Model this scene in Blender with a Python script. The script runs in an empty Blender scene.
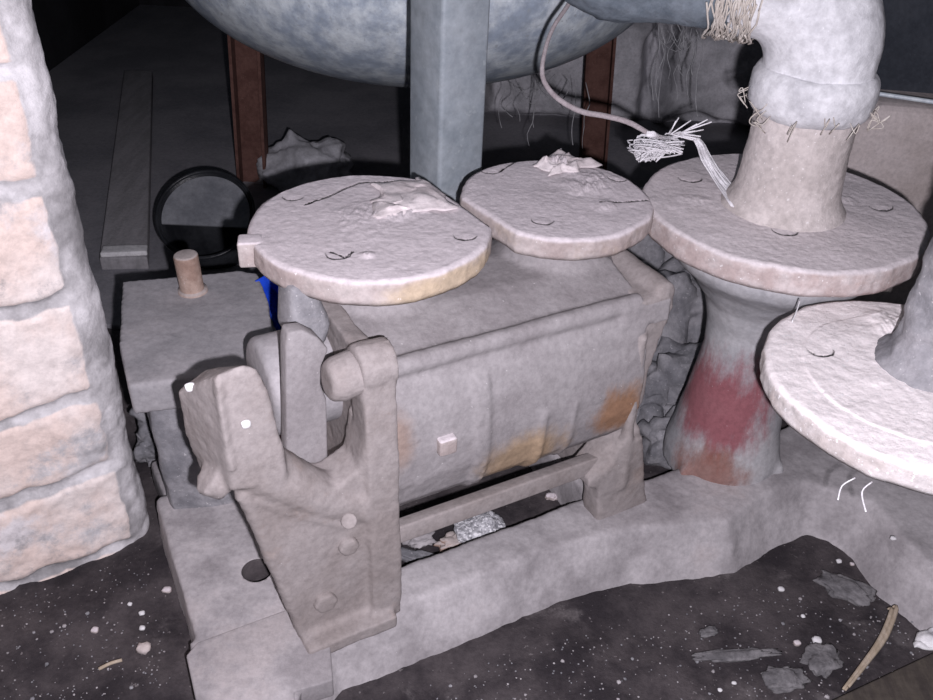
import bpy, bmesh, math, random
from mathutils import Vector, Matrix, noise
random.seed(7)
S = bpy.context.scene
COL = S.collection

# ------------------------------------------------------------------ camera, world, flash, exposure
CAMH = 0.95
PITCH, ROLL, FPX = math.radians(34), 0.047, 900.0
F_ = Vector((0, math.cos(PITCH), -math.sin(PITCH)))
R0 = Vector((1, 0, 0)); U0 = Vector((0, math.sin(PITCH), math.cos(PITCH)))
R_ = math.cos(ROLL) * R0 + math.sin(ROLL) * U0
U_ = math.cos(ROLL) * U0 - math.sin(ROLL) * R0
CP = Vector((0, 0, CAMH))
cd = bpy.data.cameras.new('camera'); cam = bpy.data.objects.new('camera', cd); COL.objects.link(cam)
cd.sensor_width = 36; cd.lens = FPX / 933 * 36; cd.clip_start = 0.02; cd.clip_end = 50
m = Matrix((R_, U_, -F_)).transposed().to_4x4(); m.translation = CP
cam.matrix_world = m
S.camera = cam

w = bpy.data.worlds.new('dark_room'); S.world = w; w.use_nodes = True
w.node_tree.nodes['Background'].inputs[0].default_value = (0.75, 0.82, 1.0, 1)
w.node_tree.nodes['Background'].inputs[1].default_value = 0.05

# the phone's flash: a small bright lamp just beside the lens, the only light in the cellar
ld = bpy.data.lights.new('camera_flash', 'POINT'); ld.energy = 60; ld.shadow_soft_size = 0.007
ld.color = (1.0, 0.95, 1.05)
lo = bpy.data.objects.new('camera_flash', ld); COL.objects.link(lo)
lo.location = CP + R_ * 0.034 - U_ * 0.036 + F_ * 0.01

S.view_settings.view_transform = 'Standard'; S.view_settings.look = 'None'
S.view_settings.gamma = 1; S.view_settings.exposure = 0.0
S.view_settings.use_curve_mapping = False


# ------------------------------------------------------------------ helpers
def Pz(x, y, z):
    """world point at height z seen along the sight line of a photo pixel"""
    d = F_ + (x - 466.5) / FPX * R_ + (350 - y) / FPX * U_
    return CP + d * ((z - CAMH) / d.z)

def Py(x, y, wy):
    d = F_ + (x - 466.5) / FPX * R_ + (350 - y) / FPX * U_
    return CP + d * (wy / d.y)

YAW = math.radians(30)
B0 = Vector((-0.099, 0.752, 0.07))
UU = Vector((math.cos(YAW), math.sin(YAW), 0)); VV = Vector((-math.sin(YAW), math.cos(YAW), 0))
def Lw(u, v, z): return B0 + UU * u + VV * v + Vector((0, 0, z - 0.07))
def Pv(x, y, v):
    # pump-frame point on the upright plane v = const
    d = F_ + (x - 466.5) / FPX * R_ + (350 - y) / FPX * U_
    t = ((B0 - CP).dot(VV) + v) / d.dot(VV); return toL(CP + d * t) - Vector((0, 0, .07))
def toL(p):
    d = p - B0; return Vector((d.dot(UU), d.dot(VV), p.z))

def NZ(p, s=1.0, o=3):
    return noise.fractal(Vector(p) * s, 1.0, 2.0, o)

def obj(name, bm, mats, parent=None, loc=None, smooth=True, voxel=None, disp=None, bevel=None, subs=0, post=0):
    if loc is not None:
        for vt in bm.verts: vt.co -= loc
    me = bpy.data.meshes.new(name); bmesh.ops.recalc_face_normals(bm, faces=bm.faces[:]) if smooth != 'keep' else None
    bm.to_mesh(me); bm.free()
    for mt in (mats if isinstance(mats, (list, tuple)) else [mats]): me.materials.append(mt)
    for p in me.polygons: p.use_smooth = bool(smooth)
    o = bpy.data.objects.new(name, me); COL.objects.link(o)
    if loc is not None: o.location = loc
    if parent is not None: o.parent = parent
    if bevel:
        b = o.modifiers.new('b', 'BEVEL'); b.width = bevel; b.segments = 3; b.limit_method = 'ANGLE'; b.angle_limit = 0.6
    if subs:
        s = o.modifiers.new('s', 'SUBSURF'); s.subdivision_type = 'SIMPLE'; s.levels = subs; s.render_levels = subs
    if voxel:
        r = o.modifiers.new('r', 'REMESH'); r.mode = 'VOXEL'; r.voxel_size = voxel; r.use_smooth_shade = True
        if post:
            s = o.modifiers.new('sm', 'SMOOTH'); s.factor = 0.6; s.iterations = post
    if disp:
        for k, (st, sc) in enumerate(disp):
            t = bpy.data.textures.new(name + '_relief', 'CLOUDS'); t.noise_scale = sc; t.noise_depth = 3
            dm = o.modifiers.new('d%d' % k, 'DISPLACE'); dm.texture = t; dm.strength = st * .6; dm.mid_level = 0.5
            dm.texture_coords = 'LOCAL'
    return o

def empty(name, loc, rz=0):
    o = bpy.data.objects.new(name, None); COL.objects.link(o); o.location = loc; o.rotation_euler = (0, 0, rz)
    o.empty_display_size = 0.05
    return o

def tag(o, label=None, cat=None, group=None, kind=None):
    if label: o['label'] = label
    if cat: o['category'] = cat
    if group: o['group'] = group
    if kind: o['kind'] = kind
    return o

def frame_of(ax):
    ax = ax.normalized(); h = Vector((0, 0, 1)) if abs(ax.z) < 0.9 else Vector((1, 0, 0))
    a = ax.cross(h).normalized(); return a, ax.cross(a).normalized()

def box(bm, lo_, hi_, rot=None, c=None):
    vs = []
    for x in (lo_[0], hi_[0]):
        for y in (lo_[1], hi_[1]):
            for z in (lo_[2], hi_[2]):
                p = Vector((x, y, z))
                if rot is not None: p = c + rot @ (p - c)
                vs.append(bm.verts.new(p))
    for f in ((0, 1, 3, 2), (4, 6, 7, 5), (0, 4, 5, 1), (2, 3, 7, 6), (0, 2, 6, 4), (1, 5, 7, 3)):
        bm.faces.new([vs[i] for i in f])

def hull(bm, bot, top):
    """closed prism between two loops of equal length"""
    a = [bm.verts.new(Vector(p)) for p in bot]; b = [bm.verts.new(Vector(p)) for p in top]
    n = len(a)
    bm.faces.new(a[::-1]); bm.faces.new(b)
    for i in range(n): bm.faces.new((a[i], a[(i + 1) % n], b[(i + 1) % n], b[i]))

def tube(bm, pts, rad, seg=12, cap=True, sub=4):
    P = [Vector(p) for p in pts]
    if isinstance(rad, (int, float)): rad = [rad] * len(P)
    if sub > 1 and len(P) > 2:
        Q, RR = [], []
        for i in range(len(P) - 1):
            p0 = P[max(i - 1, 0)]; p1 = P[i]; p2 = P[i + 1]; p3 = P[min(i + 2, len(P) - 1)]
            for k in range(sub):
                t = k / sub
                Q.append(0.5 * ((2 * p1) + (p2 - p0) * t + (2 * p0 - 5 * p1 + 4 * p2 - p3) * t * t + (3 * p1 - p0 - 3 * p2 + p3) * t ** 3))
                RR.append(rad[i] * (1 - t) + rad[i + 1] * t)
        Q.append(P[-1]); RR.append(rad[-1]); P, rad = Q, RR
    prev = None; a = None; first = None
    for i, p in enumerate(P):
        ax = (P[min(i + 1, len(P) - 1)] - P[max(i - 1, 0)]).normalized()
        if a is None: a, b = frame_of(ax)
        else:
            a = (a - ax * a.dot(ax)).normalized(); b = ax.cross(a).normalized()
        ring = [bm.verts.new(p + (a * math.cos(2 * math.pi * k / seg) + b * math.sin(2 * math.pi * k / seg)) * rad[i]) for k in range(seg)]
        if prev:
            for k in range(seg): bm.faces.new((prev[k], prev[(k + 1) % seg], ring[(k + 1) % seg], ring[k]))
        else: first = ring
        prev = ring
    if cap:
        bm.faces.new(first[::-1]); bm.faces.new(prev)

def cyl(bm, c, ax, r, h, seg=32, r2=None):
    c = Vector(c); ax = Vector(ax).normalized()
    tube(bm, [c, c + ax * h], [r, r if r2 is None else r2], seg, sub=1)

def lathe(bm, prof, c=(0, 0, 0), seg=64, nz=0.0, ns=20):
    """closed profile of (r, z), revolved about the vertical through c"""
    c = Vector(c); rings = []
    for (r, z) in prof:
        if r <= 1e-6: rings.append([bm.verts.new(c + Vector((0, 0, z)))])
        else:
            ring = []
            for k in range(seg):
                t = 2 * math.pi * k / seg; p = Vector((math.cos(t) * r, math.sin(t) * r, z))
                if nz: p *= 1 + nz * NZ(p, ns) / max(r, .05)
                ring.append(bm.verts.new(c + p))
            rings.append(ring)
    for i in range(len(rings) - 1):
        a, b = rings[i], rings[i + 1]
        for k in range(seg):
            k2 = (k + 1) % seg
            if len(a) == 1 and len(b) == 1: continue
            if len(a) == 1: bm.faces.new((a[0], b[k], b[k2]))
            elif len(b) == 1: bm.faces.new((a[k], b[0], a[k2]))
            else: bm.faces.new((a[k], b[k], b[k2], a[k2]))

def rock(bm, c, s, seed=0, rough=0.35, sub=3, rz=0.0, fr=1.6):
    m0 = bmesh.ops.create_icosphere(bm, subdivisions=sub, radius=1)
    off = Vector((seed * 3.7, seed * 1.3, seed * 9.1)); R = Matrix.Rotation(rz, 3, 'Z')
    for vt in m0['verts']:
        p = vt.co.copy(); q = Vector([abs(k) ** 0.75 * (1 if k > 0 else -1) for k in p])
        q *= 1 + rough * NZ(p * fr + off, 1.0)
        vt.co = Vector(c) + R @ Vector((q.x * s[0], q.y * s[1], q.z * s[2]))

def rockobj(name, c, s, mat, seed, label, cat, rough=0.35, sub=3, rz=0.0, group=None, parent=None):
    bm = bmesh.new(); rock(bm, c, s, seed, rough, sub, rz)
    o = obj(name, bm, mat, parent, loc=Vector((c[0], c[1], c[2] - s[2])) if parent is None else None)
    if parent is None: tag(o, label, cat, group)
    return o

def segd(p, a, b):
    ab = b - a; t = max(0, min(1, (p - a).dot(ab) / max(ab.dot(ab), 1e-9)))
    return (p - a - ab * t).length

def smooth01(t): t = max(0, min(1, t)); return t * t * (3 - 2 * t)

# ------------------------------------------------------------------ materials
def mat(name, c1, c2=None, scale=8, rough=0.95, bump=0.25, bscale=60, metal=0.0, speck=0.0, speckc=(0.8, 0.78, 0.78), rust=None, rustc=(0.38, 0.17, 0.06),
        rscale=5, rth=0.55, dustup=None, spscale=260, det=6, stretch=None, patches=None, sptex=0.68, g=1.0, g2=None, attr=None, crev_shade=False):
    sc = lambda c, k: None if c is None else tuple(min(.93, q * k) for q in c)
    c1, c2, rustc = sc(c1, g), sc(c2, g), sc(rustc, g); dustup = sc(dustup, g2 or g)
    m = bpy.data.materials.new(name); m.use_nodes = True; nt = m.node_tree; N = nt.nodes; L = nt.links
    bs = N['Principled BSDF']; bs.inputs['Roughness'].default_value = rough; bs.inputs['Metallic'].default_value = metal
    bs.inputs['Specular IOR Level'].default_value = 0.25
    tc = N.new('ShaderNodeTexCoord'); vec = tc.outputs['Object']
    if stretch:
        mp = N.new('ShaderNodeMapping'); mp.inputs['Scale'].default_value = stretch; L.new(vec, mp.inputs[0]); svec = mp.outputs[0]
    else: svec = vec
    def nz(s, d=6, r=0.6, v=None):
        n = N.new('ShaderNodeTexNoise'); n.inputs['Scale'].default_value = s; n.inputs['Detail'].default_value = d
        n.inputs['Roughness'].default_value = r; L.new(v or vec, n.inputs['Vector']); return n.outputs[0]
    def ramp(f, a, b):
        r = N.new('ShaderNodeMapRange'); r.interpolation_type = 'SMOOTHSTEP'; r.inputs[1].default_value = a; r.inputs[2].default_value = b
        L.new(f, r.inputs[0]); return r.outputs[0]
    def mix(f, a, b):
        x = N.new('ShaderNodeMix'); x.data_type = 'RGBA'
        if isinstance(f, float): x.inputs[0].default_value = f
        else: L.new(f, x.inputs[0])
        for k, q in ((6, a), (7, b)):
            if isinstance(q, tuple): x.inputs[k].default_value = (*q, 1)
            else: L.new(q, x.inputs[k])
        return x.outputs[2]
    def mul(a, b):
        x = N.new('ShaderNodeMath'); x.operation = 'MULTIPLY'
        for k, q in ((0, a), (1, b)):
            if isinstance(q, (int, float)): x.inputs[k].default_value = q
            else: L.new(q, x.inputs[k])
        return x.outputs[0]
    c2 = c2 or tuple(min(1, k * 1.35) for k in c1)
    col = mix(ramp(nz(scale, det, 0.65, svec), 0.36, 0.64), c1, c2)
    if rust: col = mix(mul(ramp(nz(rscale, 7, 0.7, svec), rth, rth + 0.12), rust), col, rustc)
    for (c, r, pc, amt, st) in (patches or []):           # paint or stain patches: centre, radii, colour
        mp = N.new('ShaderNodeMapping'); mp.vector_type = 'TEXTURE'; mp.inputs['Location'].default_value = c; mp.inputs['Scale'].default_value = r
        L.new(vec, mp.inputs[0])
        ln = N.new('ShaderNodeVectorMath'); ln.operation = 'LENGTH'; L.new(mp.outputs[0], ln.inputs[0])
        ms = N.new('ShaderNodeMapping'); ms.inputs['Scale'].default_value = st; ms.inputs['Rotation'].default_value = (0, .4, 0); L.new(vec, ms.inputs[0])
        n = nz(9, 8, 0.72, ms.outputs[0])
        ad = N.new('ShaderNodeMath'); ad.operation = 'MULTIPLY_ADD'; L.new(n, ad.inputs[0]); ad.inputs[1].default_value = 1.6; L.new(ln.outputs['Value'], ad.inputs[2])
        col = mix(mul(ramp(ad.outputs[0], 1.85, 1.25), amt), col, pc)
    if attr:
        an = N.new('ShaderNodeAttribute'); an.attribute_name = attr[0]
        ad = N.new('ShaderNodeMath'); ad.operation = 'MULTIPLY_ADD'; L.new(nz(30, 6), ad.inputs[0]); ad.inputs[1].default_value = .7; L.new(an.outputs['Fac'], ad.inputs[2])
        bcol = mix(ramp(nz(7, 5, .6, svec), .40, .62), attr[1], attr[2]); bcol = mix(mul(ramp(nz(5, 7, .65, svec), .53, .62), .85), bcol, attr[3])
        col = mix(mul(ramp(ad.outputs[0], .75, 1.1), ramp(nz(11, 7, .7), .66, .50)), col, bcol)
    if dustup:
        g = N.new('ShaderNodeNewGeometry'); sx = N.new('ShaderNodeSeparateXYZ'); L.new(g.outputs['Normal'], sx.inputs[0])
        ad = N.new('ShaderNodeMath'); ad.operation = 'MULTIPLY_ADD'; L.new(nz(25, 6), ad.inputs[0]); ad.inputs[1].default_value = 0.6; L.new(sx.outputs[2], ad.inputs[2])
        col = mix(ramp(ad.outputs[0], 0.55, 1.05), col, dustup)
    fine = nz(bscale * 2.2, 4, 0.7)
    col2 = N.new('ShaderNodeMix'); col2.data_type = 'RGBA'; col2.blend_type = 'MULTIPLY'; col2.inputs[0].default_value = 0.5
    L.new(col, col2.inputs[6]); rr = N.new('ShaderNodeMapRange'); rr.inputs[1].default_value = 0.3; rr.inputs[2].default_value = 0.62; rr.inputs[3].default_value = 0.6; rr.inputs[4].default_value = 1.08
    L.new(fine, rr.inputs[0]); L.new(rr.outputs[0], col2.inputs[7]); col = col2.outputs[2]
    if speck: col = mix(mul(ramp(nz(spscale, 2, 0.5), sptex, sptex + 0.05), speck), col, speckc)
    if crev_shade:
        an = N.new('ShaderNodeAttribute'); an.attribute_name = 'crevice_shade'; col = mix(an.outputs['Fac'], col, (.012, .010, .010))  # near-black colour: painted rim shadow at bolt holes, shade and bare iron in cracks
    L.new(col, bs.inputs['Base Color'])
    b = N.new('ShaderNodeBump'); b.inputs['Strength'].default_value = bump * .6; b.inputs['Distance'].default_value = 0.006
    L.new(nz(bscale, 8, 0.7), b.inputs['Height']); L.new(b.outputs[0], bs.inputs['Normal'])
    return m

DUST = (0.36, 0.325, 0.325); DUST2 = (0.44, 0.405, 0.40)
M = dict(
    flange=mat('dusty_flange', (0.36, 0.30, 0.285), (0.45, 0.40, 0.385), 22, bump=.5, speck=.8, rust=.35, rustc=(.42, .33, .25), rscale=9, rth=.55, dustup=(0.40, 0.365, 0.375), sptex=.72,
             patches=[((.115, .0, .405), (.10, .12, .03), (.58, .46, .32), .85, (1, 1, 1))], crev_shade=True, g=1.12, g2=1.7),
    flange3=mat('dusty_flange_pink', (0.38, 0.31, 0.295), (0.48, 0.43, 0.42), 30, bump=.6, speck=.9, rust=.3, rustc=(.36, .22, .16), rscale=14, rth=.53, dustup=(0.42, 0.385, 0.39), sptex=.68, crev_shade=True, g=1.2, g2=1.65),
    flange4=mat('pale_flange', (0.47, 0.42, 0.40), (0.60, 0.56, 0.55), 25, bump=.7, speck=.9, rust=.25, rustc=(.45, .33, .27), rscale=14, rth=.53, dustup=(0.58, 0.54, 0.535), sptex=.64, crev_shade=True, g=1.1, g2=1.55),
    body=mat('dusty_casting', (0.335, 0.31, 0.315), (0.42, 0.395, 0.40), 9, bump=.45, speck=.6, sptex=.74, rust=.25, rustc=(.36, .26, .2), rscale=6, rth=.58,
             patches=[((0.19, -0.03, 0.155), (0.09, 0.10, 0.06), (0.42, 0.29, 0.17), .8, (1.2, 1, .7)), ((0.33, -0.02, 0.19), (0.06, 0.08, 0.05), (0.32, 0.17, 0.09), .9, (2, 1, 1)),
                      ((0.02, -0.03, 0.25), (0.03, 0.06, 0.05), (0.33, 0.23, 0.18), .7, (1, 1, 1))], g=0.86, g2=None),
    frame=mat('dusty_bracket', (0.37, 0.325, 0.31), (0.45, 0.405, 0.395), 10, bump=.5, speck=.5, sptex=.75, rust=.3, rustc=(.36, .25, .19), rscale=8, rth=.57, g=0.8, g2=None),
    concrete=mat('dusty_plinth', (0.225, 0.21, 0.215), (0.37, 0.35, 0.355), 8, bump=.35, speck=.5, sptex=.76, rust=.25, rustc=(.30, .24, .22), rscale=4, rth=.55, g=1.35, g2=None),
    plate=mat('dusty_cover_plate', (0.155, 0.15, 0.155), (0.205, 0.195, 0.20), 10, bump=.25, speck=.3, sptex=.76, rust=.2, rustc=(.16, .13, .1), g=2.1, g2=None),
    pedestal=mat('dusty_pedestal', (0.225, 0.225, 0.235), (0.29, 0.285, 0.29), 8, bump=.3, speck=.4, sptex=.75,
                 patches=[((-0.05, -0.07, 0.12), (0.12, 0.12, 0.10), (0.26, 0.03, 0.045), .78, (3.2, 3.2, 1.1)), ((-0.05, -0.10, 0.02), (0.09, 0.09, 0.05), (0.24, 0.10, 0.07), .8, (2, 2, 1))], g=1.7, g2=None),
    stub=mat('rusty_stub', (0.22, 0.15, 0.12), (0.33, 0.25, 0.21), 18, bump=.5, dustup=(.4, .35, .33), speck=.3, g=1.5, g2=1.2),
    dirt=mat('dark_dirt', (0.026, 0.022, 0.025), (0.072, 0.062, 0.064), 9, bump=.9, bscale=90, speck=.7, sptex=.69, spscale=170, speckc=(.22, .2, .2), rust=.6, rustc=(.15, .135, .135), rscale=7, rth=.56, g=1.25, g2=None),
    backfloor=mat('dusty_floor', (0.13, 0.13, 0.142), (0.19, 0.185, 0.197), 3, bump=.4, speck=.4, sptex=.75, speckc=(.3, .3, .3), g=1.6, g2=None),
    mortar=mat('smeared_mortar', (0.32, 0.31, 0.315), (0.74, 0.72, 0.73), 9, bump=.9, bscale=35, rough=.9, stretch=(1, 1, .8), attr=('brick', (0.86, 0.71, 0.64), (0.90, 0.81, 0.77), (.84, .81, .83))),
    brick=mat('peach_brick', (0.76, 0.60, 0.53), (0.86, 0.77, 0.73), 7, bump=.5, bscale=40, rust=.8, rustc=(.84, .82, .84), rscale=6, rth=.50, stretch=(1, 1, 2)),
    stone=mat('dusty_stone', (0.20, 0.20, 0.21), (0.33, 0.325, 0.34), 6, bump=.6, speck=.4, speckc=(.35, .34, .34), g=2.3, g2=None),
    rubble=mat('dusty_rubble', (0.13, 0.13, 0.14), (0.23, 0.225, 0.235), 14, bump=.9, bscale=50, speck=.4, g=1.5, g2=None),
    black=mat('black_wall', (0.012, 0.012, 0.014), (0.03, 0.03, 0.034), 3, bump=.5),
    brownsteel=mat('red_brown_steel', (0.14, 0.068, 0.056), (0.21, 0.11, 0.09), 20, bump=.4, speck=.3, speckc=(.3, .2, .17), g=0.8, g2=None),
    paleedge=mat('pale_edge', (0.35, 0.30, 0.28), (0.5, 0.44, 0.42), 20, bump=.4),
    lump=mat('glittery_lump', (0.25, 0.25, 0.27), (0.7, 0.7, 0.73), 120, bump=1, bscale=120, rough=.5, speck=1, sptex=.55, speckc=(.9, .9, .92)),
    white=mat('white_plaster', (0.72, 0.71, 0.72), (0.85, 0.84, 0.84), 20, bump=.3),
    straw=mat('dry_straw', (0.42, 0.34, 0.25), (0.52, 0.44, 0.35), 20, bump=.3, stretch=(4, 1, 1)),
    clump=mat('grey_clump', (0.13, 0.125, 0.13), (0.24, 0.23, 0.235), 40, bump=1, bscale=80),
    board=mat('brown_board', (0.06, 0.05, 0.045), (0.10, 0.085, 0.07), 8, bump=.5, stretch=(6, 1, 1)),
    block=mat('concrete_block', (0.27, 0.235, 0.22), (0.36, 0.32, 0.31), 5, bump=.5, speck=.3, g=2.0, g2=None),
    panel=mat('dark_panel', (0.028, 0.032, 0.04), (0.05, 0.055, 0.065), 4, bump=.2, speck=.3, sptex=.7, speckc=(.12, .13, .15), g=1.4, g2=None),
    plank=mat('dusty_plank', (0.19, 0.185, 0.19), (0.25, 0.24, 0.25), 6, bump=.4, stretch=(5, 1, 1), g=1.5, g2=None),
    plastic=mat('dusty_plastic', (0.22, 0.22, 0.23), (0.34, 0.34, 0.36), 9, bump=.4, rough=.4, g=1.7, g2=None),
    crumple=mat('pale_film', (0.45, 0.40, 0.40), (0.58, 0.53, 0.53), 14, bump=.5, rough=.55, g=1.4, g2=None),
    blue=mat('blue_plastic', (0.01, 0.055, 0.55), (0.02, 0.09, 0.75), 20, bump=.3, rough=.5),
    bucket=mat('grey_bucket', (0.10, 0.105, 0.115), (0.15, 0.155, 0.165), 12, bump=.3, rough=.6, g=1.7, g2=None),
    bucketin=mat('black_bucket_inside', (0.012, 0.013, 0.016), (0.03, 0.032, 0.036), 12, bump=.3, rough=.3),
    rope=mat('white_rope', (0.72, 0.70, 0.72), (0.85, 0.84, 0.86), 80, bump=.5, bscale=200),
    cord=mat('dusty_cord', (0.36, 0.31, 0.32), (0.46, 0.41, 0.42), 80, bump=.6, bscale=200),
    jute=mat('jute_fibre', (0.50, 0.45, 0.40), (0.62, 0.58, 0.53), 60, bump=.4, bscale=200),
    web=mat('grey_web', (0.30, 0.30, 0.31), (0.42, 0.42, 0.43), 60, bump=.2),
    lag=mat('white_lagging', (0.50, 0.50, 0.52), (0.74, 0.74, 0.76), 16, bump=.6, bscale=45, speck=.5, sptex=.69, speckc=(.85, .85, .86), rough=.75),
    lagstub=mat('dusty_lagging', (0.36, 0.325, 0.31), (0.45, 0.41, 0.395), 14, bump=.7, bscale=50, speck=.5, g=1.35, g2=None),
    bluepipe=mat('blue_grey_cloth', (0.10, 0.125, 0.15), (0.19, 0.22, 0.25), 10, bump=.6, rough=.7),
)

def galv(name, tint=1.0, dark=1.0):
    m = mat(name, (0.36 * dark, 0.42 * dark, 0.48 * dark * tint), (0.72 * dark, 0.78 * dark, 0.84 * dark * tint), 17, bump=.18, bscale=24, rough=.36, metal=.0, speck=.6, sptex=.66, spscale=90, speckc=(.42, .46, .48))
    m.node_tree.nodes['Principled BSDF'].inputs['Specular IOR Level'].default_value = 0.5
    return m
M['galv'] = galv('galvanised_tank', 1.04, 1.15)
M['galvpost'] = galv('galvanised_post', .98, .66)
for n_ in M['galvpost'].node_tree.nodes:
    if n_.type == 'MAP_RANGE' and n_.interpolation_type == 'SMOOTHSTEP' and abs(n_.inputs[1].default_value - .36) < .001: n_.inputs[1].default_value = .1; n_.inputs[2].default_value = .95

# ------------------------------------------------------------------ the setting
def sheet(name, x0, x1, y0, y1, nx, ny, zf, mt):
    bm = bmesh.new(); g = []
    for j in range(ny + 1):
        row = []
        for i in range(nx + 1):
            x = x0 + (x1 - x0) * i / nx; y = y0 + (y1 - y0) * j / ny
            row.append(bm.verts.new((x, y, zf(x, y))))
        g.append(row)
    for j in range(ny):
        for i in range(nx): bm.faces.new((g[j][i], g[j][i + 1], g[j + 1][i + 1], g[j + 1][i]))
    return obj(name, bm, mt, smooth=True)
fl = sheet('floor', -1.4, 1.6, 0.2, 3.8, 300, 360, lambda x, y: 0.010 * NZ((x, y, 0), 5, 4) * (1 if y < 1.5 else .3) + 0.002 * NZ((x, y, 3), 60, 2) - .002, M['dirt'])
fl['kind'] = 'structure'
# paler paved floor at the back
bm = bmesh.new(); box(bm, (-1.4, 1.42, -0.03), (1.6, 3.8, 0.012)); bf = obj('floor_back', bm, M['backfloor'], bevel=.004); bf['kind'] = 'structure'

def wallbox(name, lo_, hi_, mt):
    bm = bmesh.new(); box(bm, lo_, hi_); o = obj(name, bm, mt, smooth=False); o['kind'] = 'structure'; return o
wallbox('wall_back', (-1.4, 3.8, -.05), (1.6, 3.9, 2.2), M['black'])
wallbox('wall_right', (1.6, 0.2, -.05), (1.7, 3.9, 2.2), M['black'])
wallbox('wall_far_left', (-1.5, 0.9, -.05), (-1.4, 3.9, 2.2), M['black'])

# brick pier at the left: mortar core with rounded corner and smeared bricks
def brick_pier():
    c = Vector((-0.43, 0.902, 0)); ang = math.radians(33)
    a = Vector((math.cos(ang), math.sin(ang), 0)); n = Vector((a.y, -a.x, 0))
    rc = 0.035; path = []
    for i in range(90): path.append((c - a * (0.62 - i * (0.62 - rc) / 89), n))
    for i in range(1, 13):
        t = i / 12 * math.pi / 2; path.append((c - a * rc - n * rc + n * rc * math.cos(t) + a * rc * math.sin(t), n * math.cos(t) + a * math.sin(t)))
    for i in range(1, 30): path.append((c - n * (rc + i * 0.02), a))
    cy_ = [640, 575, 492, 412, 305, 186, 62, -80, -230]
    courses = []
    for y_ in cy_:                       # heights of the bed joints on the pier's face
        d_ = F_ + (30 - 466.5) / FPX * R_ + (350 - y_) / FPX * U_
        courses.append((CP + d_ * ((c - CP).dot(n) / d_.dot(n))).z)
    courses.append(1.5)
    cum = [0]
    for i in range(1, len(path)): cum.append(cum[-1] + (path[i][0] - path[i - 1][0]).length)
    total_face = cum[89] + rc * 0.6
    bm = bmesh.new(); g = []; nzr = 260; H = 1.2; att = []
    for j in range(nzr + 1):
        z = -0.02 + (H + .02) * j / nzr; row = []; at = []
        for i, (p, nn) in enumerate(path):
            q = p + Vector((0, 0, z)); s = cum[i] - total_face
            wob = 0.010 * NZ((q.x * 3, q.y * 3, z), 4); zz = z + wob
            k = 0
            while k < len(courses) - 2 and zz > courses[k + 1]: k += 1
            dz = min(zz - courses[k], courses[k + 1] - zz)
            off = 0.3
            ss = s + off + 0.012 * NZ((z, s, 2), 9)
            L_ = 0.9; fx = ss % L_; dx = min(fx, L_ - fx)
            # right end of each brick is rounded off into the mortar of the corner
            dr = -(s + 0.010 + .012 * zz)
            mj = min((dz - 0.004) / 0.010, (dx - 0.006) / 0.016, dr / 0.014)
            b = smooth01(mj + 0.5 * NZ(q, 22))
            h = 0.008 * b + 0.006 * NZ(q, 10, 4) + 0.0022 * NZ(q, 60, 3)
            row.append(bm.verts.new(q + nn * h)); at.append(b)
        g.append(row); att += at
    for j in range(nzr):
        for i in range(len(path) - 1):
            bm.faces.new((g[j][i], g[j][i + 1], g[j + 1][i + 1], g[j + 1][i]))
    o = obj('wall_left', bm, M['mortar']); o['kind'] = 'structure'
    a_ = o.data.attributes.new('brick', 'FLOAT', 'POINT')
    for q_, v_ in enumerate(att): a_.data[q_].value = v_
brick_pier()

# stone wall at the back right: big dusty rounded stones in dark joints
def stone_wall():
    bm = bmesh.new(); nx, nz_ = 190, 110; x0, x1, z1 = 0.02, 1.6, 1.15; yb = 2.70; g = []
    cells = []
    r = random.Random(5); z = 0
    while z < 1.2:
        hh = r.uniform(.3, .38); x = -.1 + r.uniform(0, .15)
        while x < 1.7:
            ww = r.uniform(.34, .55); cells.append((x, x + ww, z, z + hh)); x += ww
        z += hh
    for j in range(nz_ + 1):
        row = []
        for i in range(nx + 1):
            x = x0 + (x1 - x0) * i / nx; z = z1 * j / nz_; xx = x + .03 * NZ((x, z, 0), 5); zz = z + .03 * NZ((x, z, 7), 5); h = 0
            for (a, b, c, d) in cells:
                if a <= xx < b and c <= zz < d:
                    e = min(xx - a, b - xx, zz - c, d - zz); h = smooth01((e - .008) / .045) * .10
            row.append(bm.verts.new((x, yb - h - .03 * NZ((x, z, 1), 7, 4), z)))
        g.append(row)
    for j in range(nz_):
        for i in range(nx): bm.faces.new((g[j][i], g[j][i + 1], g[j + 1][i + 1], g[j + 1][i]))
    o = obj('wall_stone', bm, M['stone']); o['kind'] = 'structure'
stone_wall()

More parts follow.
